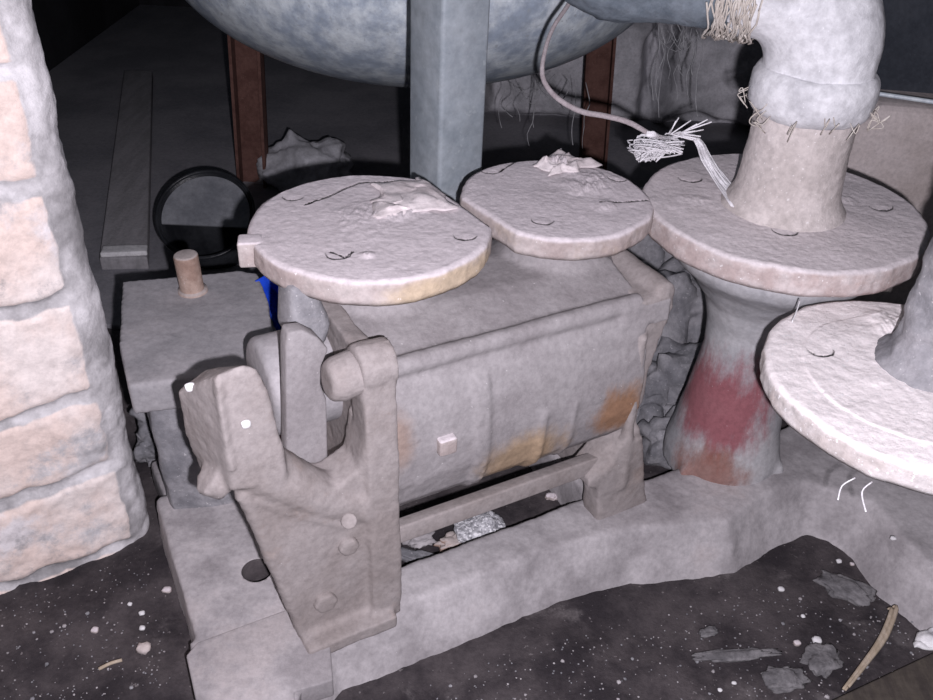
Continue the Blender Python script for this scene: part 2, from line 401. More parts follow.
# ------------------------------------------------------------------ plinth (cast base the pump is bolted to)
def plinth():
    z1 = 0.07; root = empty('machine_base', Lw(-.1, 0, 0)); rl = root.location.copy()
    tag(root, 'grey dust-caked machine base of beams around an opening under the pump', 'base')
    bm = bmesh.new()
    def pr(top, out, zt=z1):
        hull(bm, [Vector((p.x, p.y, -.03)) for p in out], [Vector((p.x, p.y, zt)) for p in top])
    def LL(*q): return [Lw(u, v, z1) for u, v in q]
    # front beam from left of the pump to behind the pale flange
    out_front = [Pz(345, 700, 0), Pz(470, 652, 0), Pz(560, 612, 0), Pz(640, 590, 0), Pz(742, 580, 0)]
    top_front = [p + VV * 0.050 + Vector((0, 0, 0)) for p in out_front]
    back = [toL(p) for p in top_front]
    t2 = LL((-.252, -.24)) + [p + VV * 0.052 for p in out_front]; o2 = LL((-.256, -.24)) + out_front
    o2 = o2 + LL((.62, .018), (.345, .035), (.03, .035), (-.225, .035))
    t2 = t2 + LL((.62, .012), (.345, .030), (.03, .030), (-.22, .035))
    pr(t2, o2)
    # right, broad dusty apron
    out_r = [Pz(742, 580, 0), Pz(775, 552, 0), Pz(815, 537, 0), Pz(850, 560, 0), Pz(885, 605, 0), Pz(933, 655, 0), Pz(1010, 700, 0)]
    o3 = out_r + [Vector((1.0, .75, 0)), Vector((1.1, 1.4, 0))] + LL((.86, .04), (.60, .018))
    t3 = [p + VV * .05 for p in out_r[:3]] + [p + Vector((.03, .05, 0)) for p in out_r[3:]] + [Vector((.98, .77, 0)), Vector((1.08, 1.38, 0))] + LL((.86, .035), (.60, .012))
    pr(t3, o3)
    # left slab and the short beam behind the right bracket
    pr(LL((-.215, -.02), (.028, -.02), (.028, .285), (-.20, .295)), LL((-.218, -.02), (.03, -.02), (.03, .29), (-.205, .30)))
    pr(LL((.345, 0), (.43, 0), (.43, .27), (.345, .27)), LL((.343, 0), (.435, 0), (.435, .275), (.343, .275)))
    pr(LL((-.18, .24), (.43, .24), (.43, .30), (-.18, .30)), LL((-.18, .235), (.43, .235), (.43, .305), (-.18, .305)))
    b = obj('base_frame', bm, M['concrete'], voxel=.0045, post=4, disp=[(.010, .09), (.003, .012)])
    b.location = -rl; b.parent = root
    # round hole through the slab
    bm = bmesh.new(); hc = Pz(257, 570, z1); cyl(bm, (hc.x, hc.y, -.06), (0, 0, 1), .0195, .18, 28)
    cut = obj('cutter', bm, M['dirt'])
    bo = b.modifiers.new('hole', 'BOOLEAN'); bo.operation = 'DIFFERENCE'; bo.object = cut; bo.solver = 'EXACT'; bo.material_mode = 'TRANSFER'
    dg = bpy.context.evaluated_depsgraph_get(); cut.location = (0, 0, 0)
    cut.parent = root; cut.location = -rl
    bpy.context.view_layer.update()
    me = bpy.data.meshes.new_from_object(b.evaluated_get(bpy.context.evaluated_depsgraph_get()))
    b.modifiers.clear(); b.data = me
    for p in me.polygons: p.use_smooth = True
    bpy.data.objects.remove(cut)
    # lower step slab at the front left corner
    bm = bmesh.new(); zt = .0722
    pts = [Pz(186, 655, zt), Pz(197, 642, zt), Pz(292, 607, zt), Pz(330, 640, zt), Pz(333, 680, zt), Pz(294, 691, zt), Pz(300, 790, zt), Pz(215, 790, zt)]
    hull(bm, [p - Vector((0, 0, .03)) for p in pts], pts)
    s = obj('step_slab', bm, M['concrete'], bevel=.0025, smooth=True); s.location = -rl; s.parent = root
plinth()

# ------------------------------------------------------------------ flanges by height field
def disc(bm, c, R, th, fn=None, flat=None, rings=130, seg=420, edge=.006, wob=.0025, hole=0.0):
    """cast disc: top at c.z; fn(dx, dy) = relief; flat = (angle, distance) of a cut chord"""
    def rad(t):
        r = R + wob * NZ((math.cos(t), math.sin(t), R * 9), 1.5)
        for (fa, fd) in (flat or []):
            k = math.cos(t - fa)
            if k > 0.05 and fd / k < r: r = fd / k
        return r
    rs = [rad(2 * math.pi * k / seg) for k in range(seg)]
    lay = bm.verts.layers.float.new('crevice_shade')
    if fn is None: fn = lambda a, b: (0, 0)
    cen = bm.verts.new((c.x, c.y, c.z + fn(0, 0)[0]))
    prev = None
    for i in range(1, rings + 1):
        f = i / rings; ring = []
        for k in range(seg):
            t = 2 * math.pi * k / seg; r = (rs[k] - edge) * f
            dx, dy = math.cos(t) * r, math.sin(t) * r
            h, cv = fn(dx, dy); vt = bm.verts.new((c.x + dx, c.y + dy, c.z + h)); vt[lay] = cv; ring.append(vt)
        if prev:
            for k in range(seg): bm.faces.new((prev[k], ring[k], ring[(k + 1) % seg], prev[(k + 1) % seg]))
        else:
            for k in range(seg): bm.faces.new((cen, ring[k], ring[(k + 1) % seg]))
        prev = ring
    for (off, dz) in ((edge * .3, -edge * .3), (0, -edge)) + tuple((0.0, -edge - (th - 2 * edge) * q / 6) for q in range(1, 7)) + ((edge * .6, -th),):
        ring = []
        for k in range(seg):
            t = 2 * math.pi * k / seg; r = rs[k] - off
            p = Vector((math.cos(t) * r, math.sin(t) * r, dz)); r += .0016 * NZ(p, 45, 3)
            ring.append(bm.verts.new((c.x + math.cos(t) * r, c.y + math.sin(t) * r, c.z + dz)))
        for k in range(seg): bm.faces.new((prev[k], ring[k], ring[(k + 1) % seg], prev[(k + 1) % seg]))
        prev = ring
    bm.faces.new(prev[::-1])

def relief(c, holes, cracks=(), mounds=(), rough=.0010, hr=.0135, hd=.010, raised=None):
    """holes: px of dust-filled bolt holes, rim shadow painted as a crescent; cracks: polylines in px with (width, depth)"""
    H = [((Pz(x, y, c.z) - c).to_2d()) for x, y in holes]
    CR = [([(Pz(x, y, c.z) - c).to_2d() for x, y in pl], wd, dp) for pl, wd, dp in cracks]
    MO = [((Pz(x, y, c.z) - c).to_2d(), r, h) for x, y, r, h in mounds]
    def fn(dx, dy):
        p = Vector((dx, dy)); h = rough * NZ((dx, dy, c.x), 18, 4) + .0003 * NZ((dx, dy, 5), 140, 2); cv = 0.0
        for q in H:
            d = (p - q).length + .0015 * NZ((dx, dy, 2), 60)
            e_ = Vector(((p - q).x, (p - q).y - .22 * hr)).length + .0008 * NZ((dx, dy, 2), 60)
            k_ = smooth01((e_ - hr * 1.0) / .0010) * smooth01((hr - d) / .0010); h -= .0012 * k_ - .0006 * smooth01((hr * .8 - d) / hr)
            cv = max(cv, smooth01((e_ - hr * .97) / .0010) * smooth01((hr + .0006 - d) / .0008))  # mask for the near rim's shadow, painted as a dark crescent
        for pl, wd, dp in CR:
            d = min(segd(p, pl[i], pl[i + 1]) for i in range(len(pl) - 1)) + .0012 * NZ((dx, dy, 9), 90)
            h -= dp * .22 * smooth01((wd * .8 - d) / wd * 1.6); cv = max(cv, smooth01((wd - d) / wd * 3))  # shallow groove; its shade and bare iron come from the colour mask
        for q, r, hh in MO:
            d = (p - q).length / r + .5 * NZ((dx, dy, 4), 22)
            h += hh * smooth01(1 - d) * (1 + .6 * NZ((dx * 3, dy, 4), 60, 3))
        if raised:
            d = p.length; h += raised[1] * smooth01((raised[0] - d) / .003)
        return h, cv
    return fn

# ------------------------------------------------------------------ THE PUMP
pump = empty('pump', B0, YAW)
tag(pump, 'dust-covered cast iron pump with barrel body and two round blind flanges on top', 'pump')
def lp(u, v, z): return Vector((u, v, z - 0.07))
def hullp(bm, pts, v0, v1, pts2=None):                 # outline in (u, z), extruded along v
    hull(bm, [lp(u, v0, z) for u, z in pts], [lp(u, v1, z) for u, z in (pts2 or pts)])
def hullu(bm, pts, u0, u1, pts2=None):                 # outline in (v, z), extruded along u
    hull(bm, [lp(u0, v, z) for v, z in pts], [lp(u1, v, z) for v, z in (pts2 or pts)])

def build_pump():
    f1 = Pz(371, 222, .50); f2 = Pz(556, 196, .49)
    l1 = toL(f1); l2 = toL(f2)
    # barrel and valve chest
    bm = bmesh.new()
    prof = [(.012, .398), (-.004, .37), (-.013, .335), (-.017, .295), (-.016, .252), (-.007, .218), (.012, .194), (.045, .178), (.12, .175), (.17, .20), (.2, .25), (.215, .33), (.215, .405), (.15, .422), (.08, .42), (.03, .405)]
    hullu(bm, prof, .0, .365)
    tube(bm, [lp(.0, .012, .398), lp(.36, .012, .398)], .0115, 14, sub=1)             # bead along the top edge
    for (q, r1) in ((l1, .060), (l2, .056)):
        lathe(bm, [(0, .30), (.10, .30), (.098, .365), (.082, .405), (r1 + .01, .425), (r1, .455), (r1 + .006, .475), (0, .475)], (q.x, q.y, -.07), 40)
    # ribs where the barrel halves meet
    for uu in (.127, .137): tube(bm, [lp(uu, v - .001, z) for v, z in prof[1:8]], .0035, 8, sub=2)
    tube(bm, [lp(.215, v + .001, z) for v, z in prof[3:8]], .006, 8, sub=2)
    tube(bm, [lp(.26, v + .001, z) for v, z in prof[3:8]], .004, 8, sub=2)
    # shoulder at the right end
    hullu(bm, [(0, .40), (-.004, .37), (.22, .36), (.22, .40)], .33, .40)
    obj('pump_body', bm, M['body'], pump, voxel=.0038, post=3, disp=[(.006, .05), (.002, .008)])

    # right end frame
    bm = bmesh.new()
    hullp(bm, [(.350, .07), (.405, .07), (.398, .14), (.382, .21), (.388, .30), (.405, .385), (.395, .405), (.350, .405)], .0, .20)
    hullp(bm, [(.325, .065), (.415, .065), (.405, .09), (.39, .16), (.38, .20), (.345, .20), (.33, .165), (.300, .155), (.30, .14), (.318, .13)], -.018, .02)
    hullp(bm, [(.30, .150), (.39, .150), (.385, .205), (.33, .19)], -.005, .03)
    tube(bm, [lp(.395, .005, .40), lp(.398, .19, .40)], .017, 16, sub=1)
    tube(bm, [lp(.357, -.016, .12), lp(.357, -.005, .36)], .008, 10, sub=1)
    obj('end_frame', bm, M['frame'], pump, voxel=.004, post=4, disp=[(.007, .04), (.002, .008)])

    # left end frame: plate, rib, web, saddle and bearing block
    bm = bmesh.new()
    hullu(bm, [(-.006, .07), (.10, .07), (.215, .16), (.22, .40), (.18, .425), (.01, .43), (-.006, .40)], -.008, .014)
    hullu(bm, [(-.034, .06), (.014, .06), (.014, .432), (-.010, .438), (-.022, .42), (-.028, .30)], -.016, .022)          # upright rib
    tube(bm, [lp(-.016, .0, .418), lp(.024, .0, .418)], .026, 24, sub=1)
    # web down to the foot
    hullp(bm, [(-.150, .325), (-.143, .30), (-.096, .06), (.006, .06), (.006, .26), (-.045, .262), (-.10, .30)], -.022, -.006)
    hullp(bm, [(-.108, .058), (.01, .058), (.01, .078), (-.103, .078)], -.048, -.010)      # foot
    tube(bm, [lp(-.146, -.016, .32), lp(-.096, -.016, .065)], .009, 10, sub=1)
    tube(bm, [Pv(238, 494, -.018), Pv(290, 510, -.018), Pv(345, 524, -.018)], .007, 10, sub=2)
    # saddle: thick curved beam from the rib to the block
    tube(bm, [Pv(372, 497, .0), Pv(350, 498, .0), Pv(320, 494, -.002), Pv(285, 480, -.002), Pv(250, 462, .0)], [.030, .028, .026, .028, .03], 20)
    hullp(bm, [(-.01, .235), (.0, .36), (-.014, .345), (-.022, .30), (-.05, .285), (-.09, .30), (-.15, .33), (-.15, .31), (-.05, .25)], -.02, .03)
    # bearing block: leaning slab with a narrower side face
    fr = [Pv(x, y, -.03) for x, y in ((216, 376), (246, 364), (258, 370), (268, 392), (284, 450), (288, 480), (232, 492), (222, 440))]
    bk_ = [Pv(x, y, .035) for x, y in ((177, 392), (205, 370), (246, 366), (262, 385), (278, 440), (285, 480), (204, 482), (184, 430))]
    hull(bm, fr, bk_)
    tube(bm, [Pv(205, 478, -.004), Pv(225, 483, -.004)], .017, 18, sub=1)
    tube(bm, [Pv(217, 382, -.031), Pv(224, 430, -.031), Pv(232, 470, -.031)], .0035, 8, sub=3)
    obj('bearing_bracket', bm, M['frame'], pump, voxel=.0034, post=3, disp=[(.007, .045), (.002, .008)])

    # studs and nuts
    for (nm, c, r, h, rr) in (('boss', lp(-.046, .002, .410), .024, .035, 1), ('nut', Pv(349, 547, -.026), .013, .0, 0), ('nut', Pv(326, 603, -.026), .015, .0, 0)):
        bm = bmesh.new()
        if rr:
            tube(bm, [c, c + Vector((.012, 0, .0)), c + Vector((h, 0, .004))], [r * .78, r, r], 24, sub=2)
        else:
            cyl(bm, c - Vector((0, -.012, 0)), (0, -1, 0), r, .016, 6)
        obj(nm, bm, M['frame'], pump, bevel=.004, disp=[(.002, .02)], subs=2)
    bm = bmesh.new(); tube(bm, [Pv(349, 521, -.01), Pv(349, 521, -.034)], [.008, .009], 14, sub=1)
    obj('stud', bm, M['frame'], pump, bevel=.002)

    # square plug on the barrel
    bm = bmesh.new(); box(bm, lp(.072, -.026, .286), lp(.094, -.008, .308)); obj('square_plug', bm, M['flange'], pump, bevel=.003, subs=2, disp=[(.002, .02)])
    # tie bar
    bm = bmesh.new(); hullu(bm, [(-.006, .150), (.014, .148), (.016, .172), (-.004, .176)], .02, .335); obj('tie_bar', bm, M['frame'], pump, bevel=.003)
    # connecting rod standing in the saddle, crosshead behind it
    bm = bmesh.new(); rq = [(285, 476), (328, 477), (327, 400), (321, 385), (322, 366), (329, 350), (318, 338), (303, 331), (288, 333), (286, 345)]
    hull(bm, [Pv(x, y, .03) + Vector((0, 0, -.03 if y > 470 else 0)) for x, y in rq], [Pv(x, y, .03) + Vector((0, .02, -.03 if y > 470 else 0)) for x, y in rq])
    obj('connecting_rod', bm, M['body'], pump, bevel=.003)
    bm = bmesh.new(); tube(bm, [lp(-.085, .115, .34), lp(.0, .115, .34)], .058, 40, sub=1); obj('crosshead', bm, M['plate'], pump, bevel=.01)
    bm = bmesh.new(); gq = [(290, 345), (326, 350), (334, 325), (318, 292), (292, 288)]
    hull(bm, [Pv(x, y, .07) for x, y in gq], [Pv(x, y, .07) + Vector((0, .05, 0)) for x, y in gq]); obj('gland', bm, M['rubble'], pump, bevel=.01)

    # two blind flanges
    def sub_flange(c, fn, R, th, flat, mt):
        bm = bmesh.new(); lc = toL(c) - Vector((0, 0, .07))
        def fl(dx, dy):                                  # relief is written in world axes
            wx = UU.x * dx + VV.x * dy; wy = UU.y * dx + VV.y * dy; return fn(wx, wy)
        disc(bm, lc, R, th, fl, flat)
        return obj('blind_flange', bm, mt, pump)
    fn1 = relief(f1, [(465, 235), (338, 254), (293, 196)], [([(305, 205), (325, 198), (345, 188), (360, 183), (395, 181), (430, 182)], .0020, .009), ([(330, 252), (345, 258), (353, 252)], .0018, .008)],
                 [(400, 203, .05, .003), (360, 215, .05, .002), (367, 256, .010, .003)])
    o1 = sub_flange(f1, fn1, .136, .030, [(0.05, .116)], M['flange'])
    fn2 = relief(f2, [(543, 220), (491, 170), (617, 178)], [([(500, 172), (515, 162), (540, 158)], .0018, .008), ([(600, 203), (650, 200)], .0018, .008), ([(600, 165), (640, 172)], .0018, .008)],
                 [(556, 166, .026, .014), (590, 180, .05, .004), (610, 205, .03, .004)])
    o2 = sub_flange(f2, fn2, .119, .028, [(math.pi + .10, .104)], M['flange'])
    # square-headed plug on the rim of the left flange
    bm = bmesh.new(); c = toL(Pz(248, 250, .487)); 
    rot = Matrix.Rotation(-.35, 3, 'Z'); cc = c - Vector((0, 0, .07))
    box(bm, cc - Vector((.010, .012, .016)), cc + Vector((.016, .012, .014)), rot, cc); tube(bm, [cc, cc + Vector((.035, -.008, 0))], .009, 12, sub=1)
    obj('square_plug', bm, M['flange'], o1, bevel=.003)
    # torn film lying in the dust of each flange belongs to nobody: things of their own
    return f1, f2
f1, f2 = build_pump()

def film(name, c, pts, label, amp=.008, mt='crumple', z0=.001, cat='plastic film', res=26):
    """crumpled sheet bounded by four px corners at height c.z"""
    A, B_, C_, D_ = [Pz(x, y, c.z) for x, y in pts]; bm = bmesh.new(); g = []
    for j in range(res + 1):
        row = []
        for i in range(res + 1):
            s, t = i / res, j / res; p = (A * (1 - s) + B_ * s) * (1 - t) + (D_ * (1 - s) + C_ * s) * t
            e = min(s, 1 - s, t, 1 - t); q = Vector((p.x, p.y, 0))
            h = amp * (abs(NZ(q, 28, 2)) * 1.3 + .4 * abs(NZ(q, 70, 2))) * smooth01(e * 7)
            row.append(bm.verts.new(p + Vector((.014 * NZ(q, 26), .014 * NZ(q + Vector((0, 0, 4)), 26), z0 * (.4 + .6 * smooth01(e * 6)) + h))))
        g.append(row)
    for j in range(res):
        for i in range(res): bm.faces.new((g[j][i], g[j][i + 1], g[j + 1][i + 1], g[j + 1][i]))
    o = obj(name, bm, M[mt], loc=g[res // 2][res // 2].co.copy(), smooth=True)
    s = o.modifiers.new('t', 'SOLIDIFY'); s.thickness = .0006; s.offset = 1
    tag(o, label, cat); return o
film('plastic_film', f1, [(372, 186), (425, 182), (462, 208), (374, 220)], 'torn dusty film lying in the middle of the large left flange', .004, z0=.006)
film('plastic_film', f2, [(530, 165), (560, 152), (600, 168), (548, 178)], 'small crumpled film peak on the flange below the galvanised post', .012, z0=.006)

# ------------------------------------------------------------------ pedestal with red paint, elbow pipe with wide flange
f3 = Pz(783, 205, .475)
ped = empty('pedestal', Vector((f3.x, f3.y, .07)))
tag(ped, 'waisted cast pedestal with red paint patch under the wide flange', 'pedestal')
bm = bmesh.new()
lathe(bm, [(0, -.02), (.086, -.02), (.086, .01), (.078, .05), (.070, .10), (.063, .15), (.060, .19), (.063, .23), (.075, .27), (.100, .305), (.128, .33), (.135, .345), (.13, .372), (0, .372)], (0, 0, 0), 64)
hull(bm, [Vector((x, y, -.02)) for x, y in ((-.08, -.075), (.09, -.06), (.10, .09), (-.07, .10))], [Vector((x, y, .012)) for x, y in ((-.07, -.065), (.08, -.05), (.09, .08), (-.06, .09))])
obj('pedestal_body', bm, M['pedestal'], ped, voxel=.0045, post=5, disp=[(.006, .06), (.0015, .01)])

elb = empty('pipe_elbow', Vector((f3.x, f3.y, .445)))
tag(elb, 'white lagged pipe elbow rising from a wide dusty round flange', 'pipe')
bm = bmesh.new()
fn3 = relief(f3, [(785, 230), (880, 206), (690, 178)], [([(750, 175), (748, 160), (752, 150)], .0018, .008)], [(800, 190, .07, .006), (700, 200, .03, .002)], rough=.0014, hr=.016, hd=.011)
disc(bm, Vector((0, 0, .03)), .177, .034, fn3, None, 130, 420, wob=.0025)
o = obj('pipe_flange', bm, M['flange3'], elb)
bm = bmesh.new()
lathe(bm, [(0, .02), (.085, .02), (.075, .034), (.066, .05), (.0625, .08), (.0605, .115), (.061, .155), (.064, .165), (0, .165)], (0, 0, 0), 56)
obj('neck', bm, M['lagstub'], elb, voxel=.004, post=3, disp=[(.008, .05), (.002, .01)])
bm = bmesh.new()
EZ = .215; ER = .082; ED = Vector((-.96, .28, 0)).normalized()
lathe(bm, [(0, .150), (.062, .150), (.071, .160), (.0745, .178), (.073, .195), (.066, .206), (0, .206)], (0, 0, 0), 56)
obj('collar', bm, M['lag'], elb, voxel=.004, post=3, disp=[(.007, .03), (.002, .01)])
bm = bmesh.new()
pts = [Vector((0, 0, .19)), Vector((0, 0, EZ))] + [ED * (ER - ER * math.cos(t)) + Vector((0, 0, EZ + ER * math.sin(t))) for t in [math.pi / 2 * k / 9 for k in range(1, 10)]] + [ED * (ER + .03) + Vector((0, 0, EZ + ER))]
tube(bm, pts, [.063, .064] + [.066] * 9 + [.066], 48, sub=2)
obj('elbow', bm, M['lag'], elb, voxel=.0045, post=2, disp=[(.010, .07), (.003, .012)])
bm = bmesh.new(); e0 = ED * (ER + .02) + Vector((0, 0, EZ + ER))
tube(bm, [e0, e0 + ED * .05, e0 + ED * .09 + Vector((0, 0, .0)), e0 + ED * .17, e0 + ED * .26 + Vector((0, 0, .10))], [.064, .062, .060, .058, .058], 32)
obj('lagged_pipe', bm, M['bluepipe'], elb, voxel=.006, post=1, disp=[(.02, .06), (.004, .015)])
# frayed jute wrapping at the elbow's end
bm = bmesh.new(); r = random.Random(3); eo = ED * (ER + .018) + Vector((0, 0, EZ + ER))
sd = Vector((ED.y, -ED.x, 0))
for i in range(190):
    t = r.uniform(0, 2 * math.pi); s = r.uniform(-.022, .035); rr = .067 + r.uniform(0, .006)
    c0 = eo + ED * s; a = t
    P_ = []
    for k in range(6): P_.append(c0 + (sd * math.cos(a + k * .25) + Vector((0, 0, 1)) * math.sin(a + k * .25)) * rr + ED * r.uniform(-.004, .004))
    tube(bm, P_, .0011, 5, sub=2)
for i in range(120):
    s = r.uniform(-.02, .035); a_ = r.uniform(-.9, .3); p = eo + ED * s + (sd * math.cos(a_) + Vector((0, 0, math.sin(a_)))) * .068
    l = r.uniform(.012, .032)
    tube(bm, [p, p + Vector((r.uniform(-.008, .008), -.004, -l * .5)), p + Vector((r.uniform(-.02, .02), r.uniform(-.01, .005), -l)), p + Vector((r.uniform(-.025, .025), 0, -l * r.uniform(.6, 1)))], .0008, 5, sub=3)
o = obj('frayed_fibre', bm, M['jute'], elb); o['kind'] = 'stuff'
bm = bmesh.new()
for i in range(26):
    t = r.uniform(0, 6.28); rr = .071; p = Vector((math.cos(t) * rr, math.sin(t) * rr, .165 + r.uniform(-.01, .012))); q = Vector((math.cos(t), math.sin(t), 0))
    tube(bm, [p, p + q * .012 + Vector((0, 0, -.008)), p + q * r.uniform(.004, .022) + Vector((r.uniform(-.01, .01), 0, r.uniform(-.02, .01))), p + q * .002 + Vector((0, 0, -.02))], .0007, 5, sub=3)
o = obj('thread', bm, M['jute'], elb); o['kind'] = 'stuff'

# ------------------------------------------------------------------ pale flange at the right with its stub
f4 = Pz(921, 377, .43)
fp = empty('flanged_pipe', Vector((f4.x, f4.y, .07)))
tag(fp, 'pale round flange with rough stub pipe at the right edge, nearest the camera', 'pipe')
bm = bmesh.new()
fn4 = relief(f4, [(819, 350)], [], [(900, 330, .06, .006), (915, 380, .02, .003)], rough=.0020, hr=.0145, hd=.010, raised=(.118, .0012))
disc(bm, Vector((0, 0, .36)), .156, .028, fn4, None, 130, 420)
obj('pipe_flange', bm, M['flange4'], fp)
bm = bmesh.new(); so = Vector((.020, .020, 0))
lathe(bm, [(0, .35), (.066, .35), (.058, .361), (.048, .375), (.044, .40), (.042, .45), (.042, .50), (.041, 1.1), (0, 1.1)], so, 40)
obj('stub_pipe', bm, M['rubble'], fp, voxel=.004, post=2, disp=[(.02, .035), (.005, .01)])
for q in (((855, 478), (842, 486), (838, 500)), ((872, 482), (862, 492), (866, 512)), ((800, 300), (797, 310), (792, 322))):
    bm = bmesh.new(); zz = .405 if q[0][0] > 830 else .445
    tube(bm, [Pz(x, y, zz - .004 * k) - fp.location for k, (x, y) in enumerate(q)], .0008, 5, sub=4)
    obj('thread', bm, M['rope'], fp)

# ------------------------------------------------------------------ tank on brown legs, galvanised post
tk = empty('water_tank', Vector((-.138, 2.0, 0)))
tag(tk, 'big galvanised tank with dished bottom standing on brown steel legs', 'tank')
bm = bmesh.new(); TR = .525; TZ = .635; prof = [(0, TZ - .285)]
for k in range(1, 25):
    t = math.pi / 2 * k / 24; prof.append((TR * math.sin(t), TZ - .285 * math.cos(t)))
prof += [(TR, TZ + .012), (TR + .004, TZ + .016), (TR + .004, TZ + .03), (TR, TZ + .034), (TR, 1.25), (0, 1.25)]
lathe(bm, prof, (0, 0, 0), 128, nz=.0)
obj('tank_shell', bm, M['galv'], tk)
bm = bmesh.new(); tube(bm, [Vector((math.cos(t) * (TR + .002), math.sin(t) * (TR + .002), TZ + .010 + .001 * math.sin(t * 40))) for t in [math.pi * 2 * k / 120 for k in range(121)]], .0045, 8, sub=1, cap=False)
obj('weld_seam', bm, M['galv'], tk, disp=[(.003, .01)])
for (px, py, tilt) in ((255, 182, .02), (592, 165, -.04)):
    c = Pz(px, py, .012)
    base = c - tk.location; base.z = .012
    d = math.hypot(base.x, base.y); ztop = TZ - .285 * math.sqrt(max(0, 1 - (d / TR) ** 2)) if d < TR else TZ + .1
    if d > TR: pass
    bm = bmesh.new(); hw = .036
    tp = Vector((base.x + tilt, base.y, max(ztop + .02, .5)))
    # channel section: web and two lips
    for (x0, x1, y0, y1) in ((-hw, hw, 0, .008), (-hw, -hw + .007, -.035, .008), (hw - .007, hw, -.035, .008)):
        q = ((x0, y0), (x1, y0), (x1, y1), (x0, y1))
        hull(bm, [base + Vector((a, b, 0)) for a, b in q], [tp + Vector((a, b, 0)) for a, b in q])
    lg = obj('leg', bm, M['brownsteel'], tk, smooth=False); lg['label'] = 'red-brown steel channel leg'

ps = Vector((-.043, 1.235, 0)); post = empty('steel_post', ps, math.radians(38))
tag(post, 'galvanised square steel post standing between the two pump flanges', 'post')
bm = bmesh.new(); box(bm, (-.039, -.039, 0), (.039, .039, 1.25)); obj('post_tube', bm, M['galvpost'], post, bevel=.006)
bm = bmesh.new(); box(bm, (-.06, -.06, -.004), (.06, .06, .006)); obj('foot_plate', bm, M['galvpost'], post, bevel=.002)

# ------------------------------------------------------------------ cover plate box with stub pipe at the left
hz = .30
top = [Pz(122, 281, hz), Pz(238, 270, hz), Pz(258, 272, hz), Pz(268, 300, hz), Pz(273, 330, hz), Pz(262, 350, hz), Pz(246, 372, hz), Pz(128, 386, hz), Pz(119, 345, hz)]
cen = sum(top, Vector()) / len(top); vb = empty('valve_box', Vector((cen.x, cen.y, 0)))
tag(vb, 'dusty grey cover plate box with rusty stub pipe beside the brick pier', 'valve box')
bm = bmesh.new(); o_ = Vector((cen.x, cen.y, 0))
hull(bm, [p - o_ - Vector((0, 0, .045)) for p in top], [p - o_ for p in top])
obj('cover_plate', bm, M['plate'], vb, voxel=.004, post=4, disp=[(.005, .06), (.0015, .01)])
bm = bmesh.new(); s_ = [(p - Vector((cen.x, cen.y, 0))) for p in top]
hull(bm, [Vector((p.x * .82, p.y * .82, 0)) for p in s_], [Vector((p.x * .86, p.y * .86, hz - .04)) for p in s_])
obj('box_body', bm, M['rubble'], vb, voxel=.007, post=2, disp=[(.02, .06)])
bm = bmesh.new(); sc = Pz(193, 291, hz) - o_; sc.z = hz - .01
tube(bm, [sc, sc + Vector((-.003, 0, .068))], .0165, 28, sub=1)
sp = obj('stub_pipe', bm, M['stub'], vb, bevel=.003)
bm = bmesh.new(); lathe(bm, [(0, 0), (.021, 0), (.020, .014), (0, .016)], sc, 28); obj('pipe_collar', bm, M['stub'], vb)

# blue scrap, blocks and rubble around the pump
def spot(x, y, z): return Pz(x, y, z)
p = spot(273, 308, .25); bm = bmesh.new()
g = []
for j in range(19):
    row = []
    for i in range(11):
        s = i / 10 - .5; t = j / 18; wd = .044 * (1 - .72 * t ** 1.4); q = Vector((s * wd + .012 * t + .004 * NZ((s, t, 0), 3), .010 * NZ((s * 2, t * 2, 1), 2) + .012 * math.cos(s * 5), .05 - t * .085))
        row.append(bm.verts.new(p + q))
    g.append(row)
for j in range(18):
    for i in range(10): bm.faces.new((g[j][i], g[j][i + 1], g[j + 1][i + 1], g[j + 1][i]))
o = obj('plastic_scrap', bm, M['blue'], loc=p.copy()); sm = o.modifiers.new('t', 'SOLIDIFY'); sm.thickness = .004
tag(o, 'bright blue plastic scrap hanging below the square plug of the left flange', 'plastic scrap')

def blockobj(name, pts, z1, th, mt, label, cat, dsp=.008, vox=.005):
    P_ = [Pz(x, y, z1) for x, y in pts]; c = sum(P_, Vector()) / len(P_); c.z = z1 - th
    bm = bmesh.new(); hull(bm, [q - Vector((0, 0, th)) for q in P_], P_)
    o = obj(name, bm, M[mt], loc=c, voxel=vox, post=3, disp=[(dsp, .05), (dsp * .3, .012)])
    tag(o, label, cat); return o
blockobj('stone_block', [(150, 462), (185, 448), (262, 455), (275, 492), (165, 500)], .05, .055, 'concrete', 'flat grey block between the brick pier and the bearing bracket', 'block')
blockobj('stone_block', [(250, 395), (292, 345), (300, 420), (275, 425)], .16, .16, 'pedestal', 'grey upright block behind the bearing bracket, beside the valve box', 'block', .01)
RB = [(166, 420, .02, .04, 'dark rubble stone at the foot of the brick pier, highest of the heap'), (158, 445, .0, .03, 'small dark rubble stone between the pier and the grey block'), (188, 440, .01, .035, 'dark rubble stone under the valve box, right of the heap')]
for i, (x, y, z, s, lb) in enumerate(RB):
    c = spot(x, y, z + s); rockobj('rubble_stone', c, (s, s, s), M['rubble'], 20 + i, lb, 'stone', .5, 4)
